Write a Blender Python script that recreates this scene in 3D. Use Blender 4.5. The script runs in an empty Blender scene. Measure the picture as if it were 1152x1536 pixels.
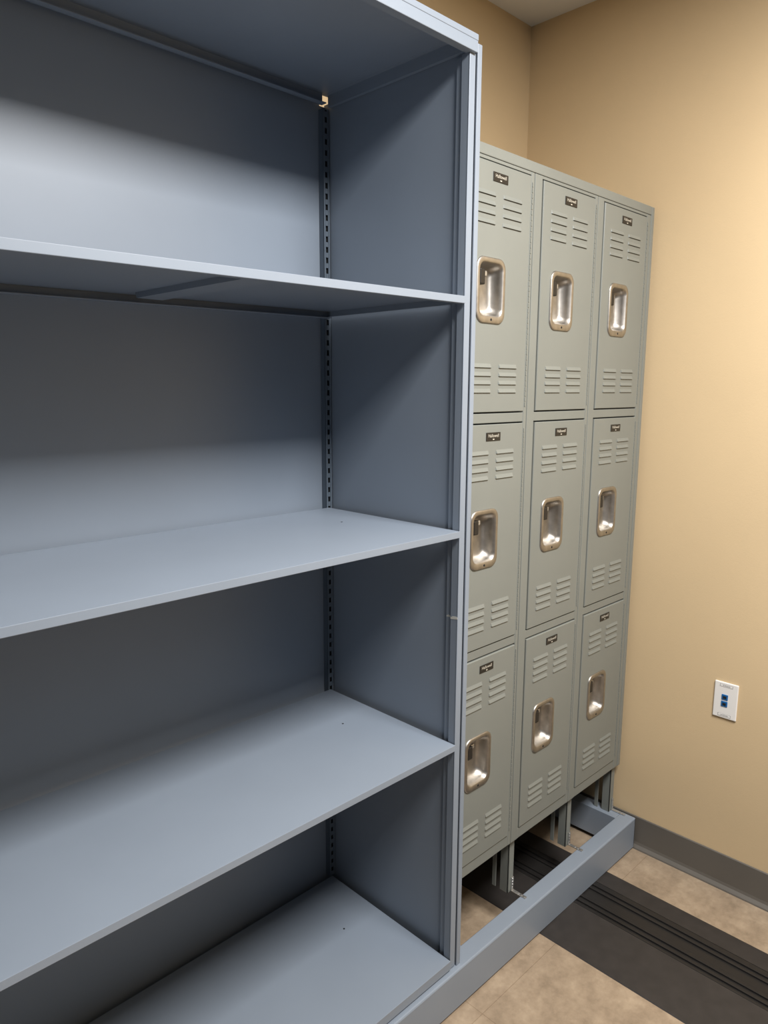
import bpy, bmesh, math, random
from mathutils import Matrix, Vector
I = 0.0254
SC = bpy.context.scene
COL = SC.collection
random.seed(3)
try:
    SC.view_settings.view_transform = 'Standard'
    SC.view_settings.look = 'None'
    SC.view_settings.gamma = 0.92
    SC.view_settings.exposure = 0.16
except Exception: pass

# ------------------------------------------------------------------ materials
def new_mat(name):
    m = bpy.data.materials.new(name); m.use_nodes = True
    nt = m.node_tree; b = nt.nodes['Principled BSDF']
    return m, nt, b

def paint(name, col, rough=0.45, metallic=0.0, var=0.06, scale=6.0, bump=0.0, bscale=400.0, spec=0.5):
    m, nt, b = new_mat(name)
    tc = nt.nodes.new('ShaderNodeTexCoord')
    n = nt.nodes.new('ShaderNodeTexNoise'); n.inputs['Scale'].default_value = scale; n.inputs['Detail'].default_value = 4
    nt.links.new(tc.outputs['Object'], n.inputs['Vector'])
    r = nt.nodes.new('ShaderNodeValToRGB')
    r.color_ramp.elements[0].position = 0.3; r.color_ramp.elements[1].position = 0.7
    r.color_ramp.elements[0].color = tuple(c*(1-var) for c in col)+(1,)
    r.color_ramp.elements[1].color = tuple(min(1, c*(1+var)) for c in col)+(1,)
    nt.links.new(n.outputs['Fac'], r.inputs['Fac']); nt.links.new(r.outputs['Color'], b.inputs['Base Color'])
    b.inputs['Roughness'].default_value = rough; b.inputs['Metallic'].default_value = metallic
    b.inputs['Specular IOR Level'].default_value = spec
    if bump > 0:
        n2 = nt.nodes.new('ShaderNodeTexNoise'); n2.inputs['Scale'].default_value = bscale; n2.inputs['Detail'].default_value = 2
        nt.links.new(tc.outputs['Object'], n2.inputs['Vector'])
        bp = nt.nodes.new('ShaderNodeBump'); bp.inputs['Strength'].default_value = bump; bp.inputs['Distance'].default_value = 0.001
        nt.links.new(n2.outputs['Fac'], bp.inputs['Height']); nt.links.new(bp.outputs['Normal'], b.inputs['Normal'])
    return m

M = {}
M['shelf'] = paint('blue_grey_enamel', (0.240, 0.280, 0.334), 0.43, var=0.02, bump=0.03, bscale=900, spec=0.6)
M['slotm'] = paint('shelf_enamel_painted_shade', (0.12, 0.15, 0.185), 0.5, var=0.02)  # same enamel as the shelves, darkened to put corner shade into its colour
M['locker'] = paint('grey_green_enamel', (0.212, 0.226, 0.211), 0.40, var=0.03, bump=0.06, bscale=700)
M['dark'] = paint('dark_slot', (0.012, 0.013, 0.015), 0.7, var=0.0)
M['wall'] = paint('tan_wall_paint', (0.645, 0.505, 0.320), 0.75, var=0.03, scale=2.0, bump=0.25, bscale=260, spec=0.2)
M['wall2'] = paint('unseen_wall_dark', (0.11, 0.13, 0.165), 0.7, var=0.03, scale=2.0)  # unseen walls, coloured dark to cut bounce light into the bays
M['ceil'] = paint('ceiling_paint', (0.76, 0.78, 0.81), 0.8, var=0.02)
M['base'] = paint('brown_vinyl_base', (0.135, 0.125, 0.110), 0.5, var=0.05)
M['steel'] = paint('stainless', (0.42, 0.40, 0.37), 0.45, metallic=1.0, var=0.10, scale=60)
M['zinc'] = paint('zinc', (0.55, 0.55, 0.54), 0.35, metallic=0.8, var=0.1, scale=60)
M['black'] = paint('black_plate', (0.02, 0.018, 0.016), 0.4, var=0.0)
M['print'] = paint('plate_print', (0.55, 0.52, 0.45), 0.5, var=0.0)
M['white'] = paint('white_plastic', (0.80, 0.79, 0.77), 0.35, var=0.0)
M['blue'] = paint('blue_plastic', (0.01, 0.13, 0.36), 0.4, var=0.0)
M['greyp'] = paint('grey_print', (0.35, 0.35, 0.35), 0.5, var=0.0)
M['track'] = paint('dark_brown_rubber', (0.037, 0.033, 0.031), 0.5, var=0.12, scale=30, bump=0.2, bscale=300)
M['rail'] = paint('dark_rail', (0.032, 0.030, 0.029), 0.35, metallic=0.3, var=0.1)
M['chip'] = paint('bare_primer', (0.6, 0.6, 0.55), 0.6, var=0.0)

def floor_mat():
    m, nt, b = new_mat('mottled_beige_vinyl_tile')
    N = nt.nodes; L = nt.links
    tc = N.new('ShaderNodeTexCoord')
    def noise(scale, det, rough=0.6):
        n = N.new('ShaderNodeTexNoise'); n.inputs['Scale'].default_value = scale; n.inputs['Detail'].default_value = det
        n.inputs['Roughness'].default_value = rough
        L.new(tc.outputs['Object'], n.inputs['Vector']); return n
    n1 = noise(11, 7, 0.65); n2 = noise(60, 6, 0.7)
    r = N.new('ShaderNodeValToRGB'); e = r.color_ramp.elements
    e[0].position = 0.28; e[0].color = (0.235, 0.182, 0.128, 1)
    e[1].position = 0.72; e[1].color = (0.425, 0.340, 0.248, 1)
    x = e.new(0.5); x.color = (0.335, 0.262, 0.188, 1)
    mix = N.new('ShaderNodeMath'); mix.operation = 'MULTIPLY_ADD'
    L.new(n2.outputs['Fac'], mix.inputs[0]); mix.inputs[1].default_value = 0.45
    sub = N.new('ShaderNodeMath'); sub.operation = 'SUBTRACT'; L.new(n1.outputs['Fac'], sub.inputs[0]); sub.inputs[1].default_value = 0.225
    L.new(sub.outputs[0], mix.inputs[2]); L.new(mix.outputs[0], r.inputs['Fac'])
    br = N.new('ShaderNodeTexBrick'); br.offset = 0.0; br.squash = 1.0
    br.inputs['Scale'].default_value = 1.0
    br.inputs['Brick Width'].default_value = 18*I; br.inputs['Row Height'].default_value = 18*I
    br.inputs['Mortar Size'].default_value = 0.0012; br.inputs['Mortar Smooth'].default_value = 0.5
    br.inputs['Color1'].default_value = (1, 1, 1, 1); br.inputs['Color2'].default_value = (0.96, 0.96, 0.96, 1)
    br.inputs['Mortar'].default_value = (0.72, 0.68, 0.64, 1)
    mp = N.new('ShaderNodeMapping'); mp.inputs['Location'].default_value = (3*I, -1.5*I, 0)
    L.new(tc.outputs['Object'], mp.inputs['Vector']); L.new(mp.outputs[0], br.inputs['Vector'])
    mx = N.new('ShaderNodeMixRGB'); mx.blend_type = 'MULTIPLY'; mx.inputs[0].default_value = 1
    L.new(r.outputs['Color'], mx.inputs[1]); L.new(br.outputs['Color'], mx.inputs[2])
    L.new(mx.outputs[0], b.inputs['Base Color']); b.inputs['Roughness'].default_value = 0.42
    return m
M['floor'] = floor_mat()

# ------------------------------------------------------------------ helpers
ORG = {}
def obj(name, bm, mats, parent=None, origin=None, smooth=False):
    """link bm (inches, world axes) as one object; origin in inches (world)"""
    if origin is None: origin = ORG[parent.name] if parent else (0, 0, 0)
    o3 = Vector(origin)
    for v in bm.verts: v.co = (v.co - o3)*I
    bmesh.ops.recalc_face_normals(bm, faces=bm.faces)
    me = bpy.data.meshes.new(name); bm.to_mesh(me); bm.free()
    for m in (mats if isinstance(mats, (list, tuple)) else [mats]): me.materials.append(m)
    if smooth:
        for p in me.polygons: p.use_smooth = True
    o = bpy.data.objects.new(name, me); COL.objects.link(o)
    ORG[o.name] = tuple(origin)
    if parent:
        o.parent = parent; o.location = (o3 - Vector(ORG[parent.name]))*I
    else: o.location = o3*I
    return o
def empty(name, loc, label, cat, group=None):
    o = bpy.data.objects.new(name, None); COL.objects.link(o); o.location = Vector(loc)*I
    o.empty_display_size = 0.05
    ORG[o.name] = tuple(loc); o['label'] = label; o['category'] = cat
    if group: o['group'] = group
    return o
def B(): return bmesh.new()
def box(bm, x0, x1, y0, y1, z0, z1, bev=0.0, mi=0, seg=2):
    before = set(bm.faces) if (bev or mi) else None
    r = bmesh.ops.create_cube(bm, size=1.0); vs = r['verts']
    for v in vs:
        v.co = Vector(((x0+x1)/2+v.co.x*(x1-x0), (y0+y1)/2+v.co.y*(y1-y0), (z0+z1)/2+v.co.z*(z1-z0)))
    if bev:
        es = list({e for v in vs for e in v.link_edges})
        bmesh.ops.bevel(bm, geom=es, offset=bev, segments=seg, affect='EDGES', profile=0.5)
    if mi:
        for f in bm.faces:
            if f not in before: f.material_index = mi
    return bm
def prism(bm, pts, axis, a, b, mi=0):
    """extrude polygon; axis 'Y': pts are (x,z); axis 'X': pts are (y,z)"""
    def P(p, t): return (p[0], t, p[1]) if axis == 'Y' else (t, p[0], p[1])
    v0 = [bm.verts.new(P(p, a)) for p in pts]; v1 = [bm.verts.new(P(p, b)) for p in pts]
    n = len(pts); fs = [bm.faces.new(v0), bm.faces.new(v1[::-1])]
    for i in range(n): fs.append(bm.faces.new((v0[i], v1[i], v1[(i+1) % n], v0[(i+1) % n])))
    for f in fs: f.material_index = mi
    return fs
def rrect(cx, cz, hw, hh, r, n=6):
    out = []
    for (sx, sz, a0) in ((1, 1, 0), (-1, 1, 90), (-1, -1, 180), (1, -1, 270)):
        for k in range(n+1):
            a = math.radians(a0 + 90*k/n)
            out.append((cx+sx*(hw-r)+r*math.cos(a), cz+sz*(hh-r)+r*math.sin(a)))
    return out
def loft(bm, loops, cap=True, mi=0):
    """loops: list of (pts(x,z), y)"""
    rows = [[bm.verts.new((p[0], y, p[1])) for p in pts] for pts, y in loops]
    n = len(rows[0])
    for a, b in zip(rows, rows[1:]):
        for i in range(n):
            f = bm.faces.new((a[i], a[(i+1) % n], b[(i+1) % n], b[i])); f.material_index = mi
    if cap:
        f = bm.faces.new(rows[-1]); f.material_index = mi
def disc(bm, c, r, axis='Z', n=12, th=0.03, mi=0):
    vs = []; ws = []
    for k in range(n):
        a = 2*math.pi*k/n; u, w = r*math.cos(a), r*math.sin(a)
        if axis == 'Z': vs.append(bm.verts.new((c[0]+u, c[1]+w, c[2]))); ws.append(bm.verts.new((c[0]+u, c[1]+w, c[2]+th)))
        else: vs.append(bm.verts.new((c[0]+u, c[1], c[2]+w))); ws.append(bm.verts.new((c[0]+u, c[1]-th, c[2]+w)))
    fs = [bm.faces.new(vs), bm.faces.new(ws)]
    for i in range(n): fs.append(bm.faces.new((vs[i], vs[(i+1) % n], ws[(i+1) % n], ws[i])))
    for f in fs: f.material_index = mi
def struct(name, bm, m):
    o = obj(name, bm, m); o['kind'] = 'structure'; return o

# ------------------------------------------------------------------ room
XW, YB, XL, YF, H = 87.0, 61.0, -60.0, -100.0, 107.6
struct('floor', box(B(), XL-4, XW+4, YF-4, YB+4, -4, 0), M['floor'])
struct('ceiling', box(B(), XL-4, XW+4, YF-4, YB+4, H, H+4), M['ceil'])
struct('wall_right', box(B(), XW, XW+4, YF, YB+4, 0, H), M['wall'])
struct('wall_back', box(B(), XL-4, XW, YB, YB+4, 0, H), M['wall'])
struct('wall_left', box(B(), XL-4, XL, YF, YB, 0, H), M['wall2'])
struct('wall_front', box(B(), XL-4, XW+4, YF-4, YF, 0, H), M['wall2'])
# cove base along the right wall: thin sheet flaring out at the floor
bm = B(); prism(bm, [(XW, 0), (XW-0.55, 0), (XW-0.5, 0.18), (XW-0.2, 0.55), (XW-0.13, 0.9), (XW-0.13, 4.4), (XW-0.05, 4.5), (XW, 4.5)], 'Y', YF, YB)
struct('baseboard_right', bm, M['base'])
bm = B(); prism(bm, [(YB, 0), (YB-0.55, 0), (YB-0.5, 0.18), (YB-0.2, 0.55), (YB-0.13, 0.9), (YB-0.13, 4.4), (YB-0.05, 4.5), (YB, 4.5)], 'X', XL, XW-0.6)
struct('baseboard_back', bm, M['base'])

# ------------------------------------------------------------------ floor track
T = empty('floor_track', (71.8, -20, 0), 'dark rubber strip with grooved guide rail crossing the beige tile floor', 'floor track')
for pts in ([(64.2, 0.01), (64.3, 0.10), (71.2, 0.28), (71.2, 0.01)], [(76.5, 0.01), (76.5, 0.28), (79.4, 0.10), (79.5, 0.01)]):
    bm = B(); prism(bm, pts, 'Y', -98, 60.2); obj('ramp', bm, M['track'], T)
bm = B(); box(bm, 71.25, 76.45, -98, 60.2, 0.01, 0.10)
for a, b in ((71.25, 71.6), (71.95, 72.4), (72.8, 73.3), (74.9, 75.3), (75.7, 76.45)):
    box(bm, a, b, -98, 60.2, 0.08, 0.29, 0.04)
obj('rail', bm, M['rail'], T)

# ------------------------------------------------------------------ carriage
CT = 4.5
C = empty('mobile_carriage', (44, 49, 0.3), 'low blue-grey steel base frame with long front beam, on the floor under the lockers', 'carriage')
bm = B(); prism(bm, [(39.5, 0.3), (39.5, CT-0.15), (39.56, CT-0.04), (39.68, CT), (41.35, CT), (41.42, CT-0.05), (41.42, CT-1.0), (41.3, CT-1.0), (41.3, CT-0.14), (39.64, CT-0.14), (39.64, 0.3)], 'X', 1.0, 86.4)
obj('front_beam', bm, M['shelf'], C)
obj('end_plate', box(B(), 86.28, 86.42, 39.5, 58.9, 0.3, CT-0.02, 0.03), M['shelf'], C)
obj('end_beam', box(B(), 84.5, 86.27, 41.43, 56.9, 0.6, CT-0.02, 0.05), M['shelf'], C)
obj('end_beam', box(B(), 1.0, 3.0, 41.43, 56.9, 0.6, CT-0.02, 0.05), M['shelf'], C)
obj('rear_beam', box(B(), 1.0, 86.27, 56.95, 58.9, 0.3, CT, 0.06), M['shelf'], C)
for x in (26, 51.3):
    obj('cross_beam', box(B(), x-1, x+1, 41.43, 56.9, 0.6, CT-0.02, 0.05), M['shelf'], C)

# ------------------------------------------------------------------ shelving unit
SF, SB = 40.0, 58.5      # front and back planes
X0, X1 = 2.0, 50.4
S = empty('shelving_unit', (26, 49, CT), 'tall open blue-grey steel shelving unit with empty shelves, beside the lockers', 'shelving')
# back panel with a little notch in its upper right corner
bm = B(); z0, z1 = CT+0.02, 88.0
box(bm, 2.3, 48.75, SB, SB+0.1, z0, z1+0.5); box(bm, 48.75, 49.5, SB, SB+0.1, z0, z1-0.2)
obj('back_panel', bm, M['shelf'], S)
obj('side_panel', box(B(), 49.45, 49.65, 41.0, SB+0.1, CT+0.02, 88.0), M['shelf'], S)
obj('side_panel', box(B(), 2.2, 2.4, 41.0, SB+0.1, CT+0.02, 88.0), M['shelf'], S)
def front_post(sx, xo):
    """channel upright; xo outer x, sx=-1 goes inward to the left"""
    bm = B()
    def bx(a, b, y0, y1, z0=CT+0.02, z1=88.1, bev=0.03):
        p, q = xo+sx*a, xo+sx*b; box(bm, min(p, q), max(p, q), y0, y1, z0, z1, bev)
    bx(0.0, 0.55, 40.0, 40.18)         # outer end-panel edge
    bx(0.0, 0.12, 40.1, 59.0)          # outer skin
    return bm
def inner_post(sx, xo):
    bm = B()
    def bx(a, b, y0, y1, z0=CT+0.1, z1=87.3, bev=0.04):
        p, q = xo+sx*a, xo+sx*b; box(bm, min(p, q), max(p, q), y0, y1, z0, z1, bev)
    bx(0.68, 1.42, 40.10, 40.26)       # face
    bx(1.27, 1.42, 40.15, 40.95)       # return
    bx(0.75, 1.2, 40.9, 41.7, bev=0.1)
    return bm
obj('end_panel', front_post(-1, X1), M['shelf'], S)
obj('end_panel', front_post(1, X0-0.0), M['shelf'], S)
fp = obj('front_post', inner_post(-1, X1), M['shelf'], S)
obj('front_post', inner_post(1, X0), M['shelf'], S)
bm = B()
for xq, poly in ((48.965, ((40.12, 40.42), (40.5, 40.34), (40.93, 40.30), (40.93, 40.44), (40.7, 40.60), (40.3, 40.64), (40.12, 40.6))),
             (49.19, ((41.1, 40.36), (41.6, 40.34), (41.6, 40.44), (41.4, 40.55), (41.1, 40.5)))):
    vs = [bm.verts.new((xq, y_, z_)) for y_, z_ in poly]; vt = [bm.verts.new((xq+0.02, y_, z_)) for y_, z_ in poly]
    bm.faces.new(vs); bm.faces.new(vt); n = len(poly)
    for i in range(n): bm.faces.new((vs[i], vs[(i+1) % n], vt[(i+1) % n], vt[i]))
ch = obj('paint_chip', bm, M['chip'], fp); ch['label'] = 'pale chip scratched in the post paint'
# slotted rear uprights
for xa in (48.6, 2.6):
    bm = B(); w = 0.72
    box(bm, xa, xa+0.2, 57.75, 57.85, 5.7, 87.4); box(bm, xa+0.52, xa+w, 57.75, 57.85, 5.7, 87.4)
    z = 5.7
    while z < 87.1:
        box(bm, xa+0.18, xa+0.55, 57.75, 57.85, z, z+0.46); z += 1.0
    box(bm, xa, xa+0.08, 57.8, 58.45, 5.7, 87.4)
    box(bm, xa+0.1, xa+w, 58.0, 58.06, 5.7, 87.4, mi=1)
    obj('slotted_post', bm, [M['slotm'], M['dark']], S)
def shelf_bm(zt, front=SF-0.05, lip=0.60, tilt=0.0):
    bm = B(); a, b = 2.95, 48.88; bk = 57.7
    box(bm, a, b, front, bk, zt-0.09, zt, 0.02)
    box(bm, a, b, front, front+0.1, zt-lip, zt-0.03, 0.04)
    box(bm, a, b, front+0.05, front+0.6, zt-lip, zt-lip+0.08, 0.02)
    box(bm, a, b, bk-0.1, bk, zt-lip-0.15, zt-0.03, 0.02)
    box(bm, a, b, bk-0.7, bk-0.05, zt-lip-0.15, zt-lip-0.07, 0.02)
    box(bm, b-0.1, b, front+0.05, bk, zt-lip, zt-0.03)
    box(bm, a, a+0.1, front+0.05, bk, zt-lip, zt-0.03)
    for v in bm.verts: v.co.z -= tilt*(48.9-v.co.x)/38.0
    return bm
for i, zt in enumerate((68.55, 48.55, 28.35, 5.65)):
    sh = obj('shelf', shelf_bm(zt, lip=0.60 if i < 3 else 0.95, tilt=0.35 if i == 0 else (-0.12 if i == 2 else 0)), M['shelf'], S)
    if i < 3:
        bm = B()
        prism(bm, [(27.6, zt-0.10), (27.7, zt-0.50), (29.9, zt-0.50), (30.0, zt-0.10)], 'Y', 40.7, 55.8)
        for v in bm.verts: v.co.z -= (0.19 if i == 0 else 0)
        obj('stiffener', bm, M['shelf'], sh)
    bm = B(); disc(bm, (44.3, 50.5, zt-(0.04 if i == 0 else 0)), 0.10, 'Z', th=0.02)
    obj('rivet_hole', bm, M['dark'], sh)
# top panel (canopy)
bm = B(); zt = 88.6
box(bm, 2.1, 48.6, 39.8, 58.9, zt-0.12, zt, 0.03)
box(bm, 48.6, 49.6, 39.8, 57.8, zt-0.12, zt, 0.03)
box(bm, 2.1, 49.6, 39.78, 39.9, zt-1.35, zt-0.02, 0.05)
box(bm, 2.1, 49.6, 39.74, 39.86, zt-0.5, zt-0.02, 0.05)
box(bm, 2.1, 49.5, 39.85, 40.5, zt-1.35, zt-1.27)
box(bm, 2.9, 48.3, 57.5, 57.6, zt-1.1, zt-0.1); box(bm, 2.9, 48.3, 56.9, 57.55, zt-1.1, zt-1.02)
box(bm, 49.0, 49.4, 40.5, 57.5, zt-1.1, zt-0.1)
obj('top_panel', bm, M['shelf'], S)

# ------------------------------------------------------------------ lockers
LF = 42.1; LB = 57.4; LZ0, LZ1 = 11.3, 82.0; LX0, LX1 = 50.6, 86.2
K = empty('locker_bank', (68.4, 49.8, CT), 'grey-green steel locker bank, three columns of three vented doors, against the tan wall', 'lockers')
bm = B()
box(bm, LX0, LX0+0.06, LF+0.3, LB, LZ0, LZ1); box(bm, LX1-0.06, LX1, LF+0.3, LB, LZ0, LZ1)
box(bm, LX0, LX1, LB-0.06, LB, LZ0, LZ1); box(bm, LX0, LX1, LF+0.3, LB, LZ1-0.06, LZ1)
for z in (LZ0, 34.9, 58.1): box(bm, LX0, LX1, LF+0.7, LB, z, z+0.06)
for x in (61.5, 73.3): box(bm, x-0.03, x+0.03, LF+0.7, LB, LZ0, LZ1)
obj('body', bm, M['locker'], K)
doors_x = [(51.15, 60.75), (62.98, 72.58), (74.73, 84.33)]
doors_z = [(58.80, 80.60), (35.75, 57.55), (12.70, 34.50)]
g = 0.17
bounds = [LX0, 61.5, 73.3, LX1]
bm = B()
for c, (a, b) in enumerate(doors_x):
    l, r = bounds[c]+0.04, bounds[c+1]-0.04
    box(bm, l, a-g, LF, LF+0.6, LZ0, LZ1-0.95, 0.07)
    if c < 2: box(bm, b+g, r, LF, LF+0.6, LZ0, LZ1-0.95, 0.07)
    else:
        box(bm, b+g, 85.5, LF, LF+0.6, LZ0, LZ1-0.95, 0.07); box(bm, 85.54, LX1, LF-0.04, LF+0.6, LZ0, LZ1, 0.08)
    box(bm, a-g-0.05, b+g+0.05, LF+0.04, LF+0.6, 80.60+g, LZ1-0.95, 0.03)
    for z0, z1 in ((57.55+g, 58.80-g), (34.50+g, 35.75-g)): box(bm, a-g-0.05, b+g+0.05, LF+0.04, LF+0.6, z0, z1, 0.06)
    box(bm, a-g-0.05, b+g+0.05, LF+0.04, LF+0.6, LZ0, 12.70-g, 0.06)
box(bm, LX0, 85.5, LF-0.03, LF+0.7, LZ1-0.93, LZ1, 0.06)
obj('face_frame', bm, M['locker'], K)

DW, DH = 9.60, 21.8
def louver(bm, x0, x1, z, h=0.36, p=0.12, y=0.0):
    # hooded slot: sloping hood, dark opening under it
    xs = [x0, x0+0.12, x1-0.12, x1]
    A = [bm.verts.new((x, y-0.002, z+h)) for x in xs]
    Bv = [bm.verts.new((xs[0], y-0.002, z))] + [bm.verts.new((x, y-p, z)) for x in xs[1:3]] + [bm.verts.new((xs[3], y-0.002, z))]
    for i in range(3): bm.faces.new((A[i], A[i+1], Bv[i+1], Bv[i]))
    # rolled lower lip, then the dark opening behind it
    C1 = [bm.verts.new((xs[1], y-p*0.6, z-0.02)), bm.verts.new((xs[2], y-p*0.6, z-0.02))]
    bm.faces.new((Bv[1], Bv[2], C1[1], C1[0]))
    D = [bm.verts.new((xs[0]+0.05, y-0.004, z-0.03)), bm.verts.new((xs[3]-0.05, y-0.004, z-0.03))]
    f = bm.faces.new((Bv[0], C1[0], C1[1], Bv[3], D[1], D[0])); f.material_index = 1
def door_bm(o):
    ox, oy, oz = o
    bm = B(); t = 0.55
    outer = [(0, 0), (DW, 0), (DW, DH), (0, DH)]
    hx, hz = 3.78, DH/2
    hole = rrect(hx, hz+0.1, 1.78, 2.5, 0.8)
    ov = [bm.verts.new((p[0], 0, p[1])) for p in outer]
    hv = [bm.verts.new((p[0], 0, p[1])) for p in hole]
    es = [bm.edges.new((ov[i], ov[(i+1) % 4])) for i in range(4)] + [bm.edges.new((hv[i], hv[(i+1) % len(hv)])) for i in range(len(hv))]
    bmesh.ops.triangle_fill(bm, use_beauty=True, use_dissolve=False, edges=es)
    # rounded edge then return flange
    rim = [bm.verts.new((p[0]+(-0.05 if p[0] == 0 else 0.05), 0.06, p[1]+(-0.05 if p[1] == 0 else 0.05))) for p in outer]
    rb = [bm.verts.new((v.co.x, t, v.co.z)) for v in rim]
    for i in range(4):
        j = (i+1) % 4
        bm.faces.new((ov[i], ov[j], rim[j], rim[i])); bm.faces.new((rim[i], rim[j], rb[j], rb[i]))
    for k in range(4):
        for (a, b) in ((1.35, 4.25), (5.35, 8.25)):
            louver(bm, a, b, DH-2.75-0.80*k); louver(bm, a, b, 4.05-0.76*k)
    for v in bm.verts: v.co += Vector(o)
    return bm
def text_bm(txt, size, cx, y, cz, mi):
    cu = bpy.data.curves.new('t', 'FONT'); cu.body = txt; cu.size = size; cu.align_x = 'CENTER'; cu.align_y = 'CENTER'; cu.extrude = 0.004
    to = bpy.data.objects.new('t', cu); COL.objects.link(to)
    dg = bpy.context.evaluated_depsgraph_get(); me = bpy.data.meshes.new_from_object(to.evaluated_get(dg))
    bm = B(); bm.from_mesh(me)
    for v in bm.verts: v.co = Vector((cx+v.co.x, y-v.co.z, cz+v.co.y))
    for f in bm.faces: f.material_index = mi
    bpy.data.objects.remove(to); bpy.data.curves.remove(cu); bpy.data.meshes.remove(me)
    return bm
def merge(bm, bm2):
    me = bpy.data.meshes.new('tmp'); bm2.to_mesh(me); bm2.free(); bm.from_mesh(me); bpy.data.meshes.remove(me)
O = (doors_x[0][0], LF-0.09, doors_z[0][0])
door = obj('door', door_bm(O), [M['locker'], M['dark']], K, O)
hx, hz = O[0]+3.78, O[2]+DH/2; y = O[1]
bm = B()
loft(bm, [(rrect(hx, hz, 2.12, 2.90, 0.95), y+0.0), (rrect(hx, hz, 2.10, 2.88, 0.94), y-0.10), (rrect(hx, hz, 2.02, 2.80, 0.9), y-0.15),
          (rrect(hx, hz+0.10, 1.74, 2.42, 0.75), y-0.14), (rrect(hx, hz+0.10, 1.65, 2.33, 0.7), y-0.08),
          (rrect(hx, hz+0.10, 1.56, 2.22, 0.68), y+0.35), (rrect(hx, hz+0.10, 1.40, 2.05, 0.65), y+0.95), (rrect(hx, hz+0.10, 1.10, 1.75, 0.55), y+1.15)])
cup = obj('handle_cup', bm, M['steel'], door, (hx, y, hz), smooth=True)
bm = B(); disc(bm, (hx+0.05, y-0.14, hz-2.56), 0.12, 'Y', n=12, th=0.02); obj('rivet', bm, M['dark'], door, (hx, y, hz))
bm = B(); box(bm, hx-1.35, hx-0.6, y+0.1, y+1.0, hz+0.5, hz+1.9, 0.12, 1); box(bm, hx-0.6, hx+0.1, y+0.45, y+1.0, hz+1.3, hz+1.8, 0.1)
obj('latch', bm, [M['zinc'], M['black']], door, (hx, y, hz))
px, pz = O[0]+4.85, O[2]+DH-1.1
bm = B(); box(bm, px-1.1, px+1.1, y-0.06, y, pz-0.40, pz+0.40, 0.03)
merge(bm, text_bm('Hallowell', 0.44, px, y-0.066, pz+0.08, 1))
box(bm, px-0.12, px+0.12, y-0.07, y-0.06, pz-0.3, pz-0.2, 0, 1)
obj('name_plate', bm, [M['black'], M['print']], door, (px, y, pz))
bm = B(); zz = 0.4
hxx = O[0]+DW+0.36
while zz < DH-0.5:
    box(bm, hxx-0.07, hxx+0.07, O[1]+0.02, O[1]+0.14, O[2]+zz, O[2]+zz+0.42, 0.02); zz += 0.5
obj('hinge', bm, M['locker'], door, (hxx, y, hz))
subs = list(door.children)
for ci, (a, b) in enumerate(doors_x):
    for ri, (z0, z1) in enumerate(doors_z):
        if ci == 0 and ri == 0: continue
        d = door.copy(); COL.objects.link(d); d.parent = K
        d.location = door.location + Vector(((a-O[0])*I, 0, (z0-O[2])*I))
        for s in subs:
            c = s.copy(); COL.objects.link(c); c.parent = d
# legs
def leg_bm(x, yf, back=False):
    bm = B()
    ya, yb = (yf, yf+0.12) if not back else (yf-0.12, yf)
    box(bm, x+0.8, x+1.8, ya, yb, CT, LZ0, 0.02)
    ya, yb = (yf, yf+1.1) if not back else (yf-1.1, yf)
    box(bm, x+0.8, x+0.92, ya, yb, CT, LZ0, 0.02)
    if not back:
        box(bm, x+0.8, x+0.92, yf+1.7, yf+2.2, CT, LZ0, 0.02)
    return bm
for x in (50.7, 61.3, 73.4, 84.35):
    obj('leg', leg_bm(x, LF+0.6), M['locker'], K)
    obj('leg', leg_bm(x, 57.3, True), M['locker'], K)
    if x > 51:
        bm = B(); box(bm, x+1.4, x+1.8, LF+0.49, LF+0.59, CT+0.01, CT+1.7, 0.02); box(bm, x+1.4, x+1.8, 40.75, LF+0.58, CT+0.01, CT+0.10, 0.02)
        for k in range(4): disc(bm, (x+1.6, LF+0.49, CT+0.4+0.36*k), 0.11, 'Y', n=8, th=0.05)
        for k in range(3): disc(bm, (x+1.6, 40.95+0.42*k, CT+0.1), 0.13, 'Z', n=8, th=0.07)
        o = obj('bracket', bm, M['zinc'], K); o['label'] = 'bright zinc angle bracket bolted to the beam'

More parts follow.
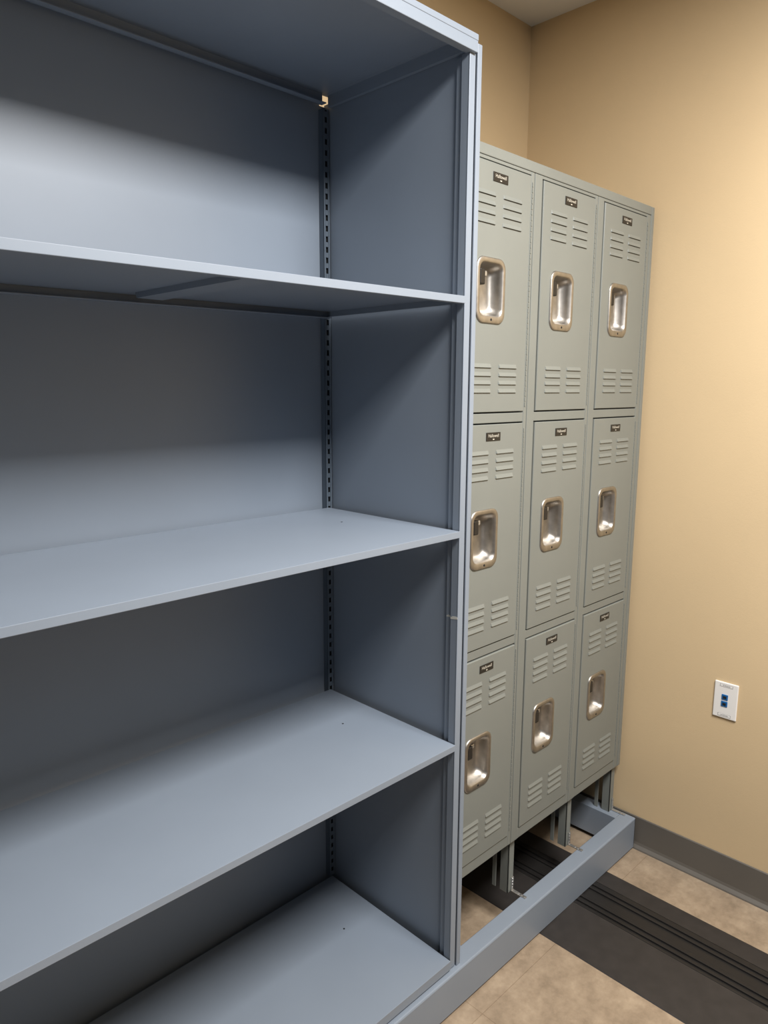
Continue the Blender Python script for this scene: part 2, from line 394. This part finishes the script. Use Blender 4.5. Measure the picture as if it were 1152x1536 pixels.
# ------------------------------------------------------------------ wall plate
oy, oz = 29.6, 24.2
Wp = empty('wall_plate', (XW, oy, oz), 'white wall plate with two stacked blue data jacks on the tan wall', 'wall socket')
bm = B(); box(bm, XW-0.22, XW, oy-1.37, oy+1.37, oz-2.25, oz+2.25, 0.10)
for s in (-1, 1):
    box(bm, XW-0.235, XW-0.215, oy-0.75, oy+0.75, oz+s*1.85-0.17, oz+s*1.85+0.17, 0, 1)
    box(bm, XW-0.245, XW-0.23, oy-0.70, oy+0.70, oz+s*1.85-0.13, oz+s*1.85+0.13, 0, 0)
    for k, w in ((-0.32, 0.12), (-0.1, 0.07), (0.1, 0.1), (0.32, 0.08)):
        box(bm, XW-0.25, XW-0.24, oy+k-w, oy+k+w, oz+s*1.85-0.05, oz+s*1.85+0.05, 0, 1)
obj('plate', bm, [M['white'], M['greyp']], Wp)
for dz in (0.42, -0.42):
    bm = B(); cy = oy+0.08
    box(bm, XW-0.30, XW-0.2, cy-0.36, cy+0.36, oz+dz-0.33, oz+dz+0.33, 0.03)
    box(bm, XW-0.31, XW-0.29, cy-0.20, cy+0.20, oz+dz-0.20, oz+dz+0.14, 0, 1)
    obj('jack', bm, [M['blue'], M['dark']], Wp)

# ------------------------------------------------------------------ light
def area(name, loc, sx, sy, power, col):
    l = bpy.data.lights.new(name, 'AREA'); l.shape = 'RECTANGLE'; l.size = sx*I; l.size_y = sy*I; l.energy = power; l.color = col
    o = bpy.data.objects.new(name, l); COL.objects.link(o); o.location = Vector(loc)*I
    return o
area('ceiling_lamp', (40, -8, 107.0), 42, 26, 104, (1.0, 0.975, 0.955))
w = bpy.data.worlds.new('World'); SC.world = w; w.use_nodes = True
w.node_tree.nodes['Background'].inputs[0].default_value = (0.9, 0.95, 1, 1); w.node_tree.nodes['Background'].inputs[1].default_value = 0.02

# ------------------------------------------------------------------ camera
cd = bpy.data.cameras.new('Camera'); cam = bpy.data.objects.new('Camera', cd); COL.objects.link(cam); SC.camera = cam
R = Vector((.7123, -.7019, .0093)); F = Vector((.6932, .7013, -.1660))
F.normalize(); R = (R - F*R.dot(F)).normalized(); U = R.cross(F)
mw = Matrix((( R.x, U.x, -F.x, 0), (R.y, U.y, -F.y, 0), (R.z, U.z, -F.z, 61*I), (0, 0, 0, 1)))
adj = Matrix.Rotation(0.5/1091, 4, 'Y') @ Matrix.Rotation(-3/1091, 4, 'X') @ Matrix.Rotation(-0.0052, 4, 'Z')
cam.matrix_world = mw @ adj
cd.sensor_fit = 'VERTICAL'; cd.sensor_height = 36; cd.lens = 1091/1536*36; cd.clip_start = 0.02
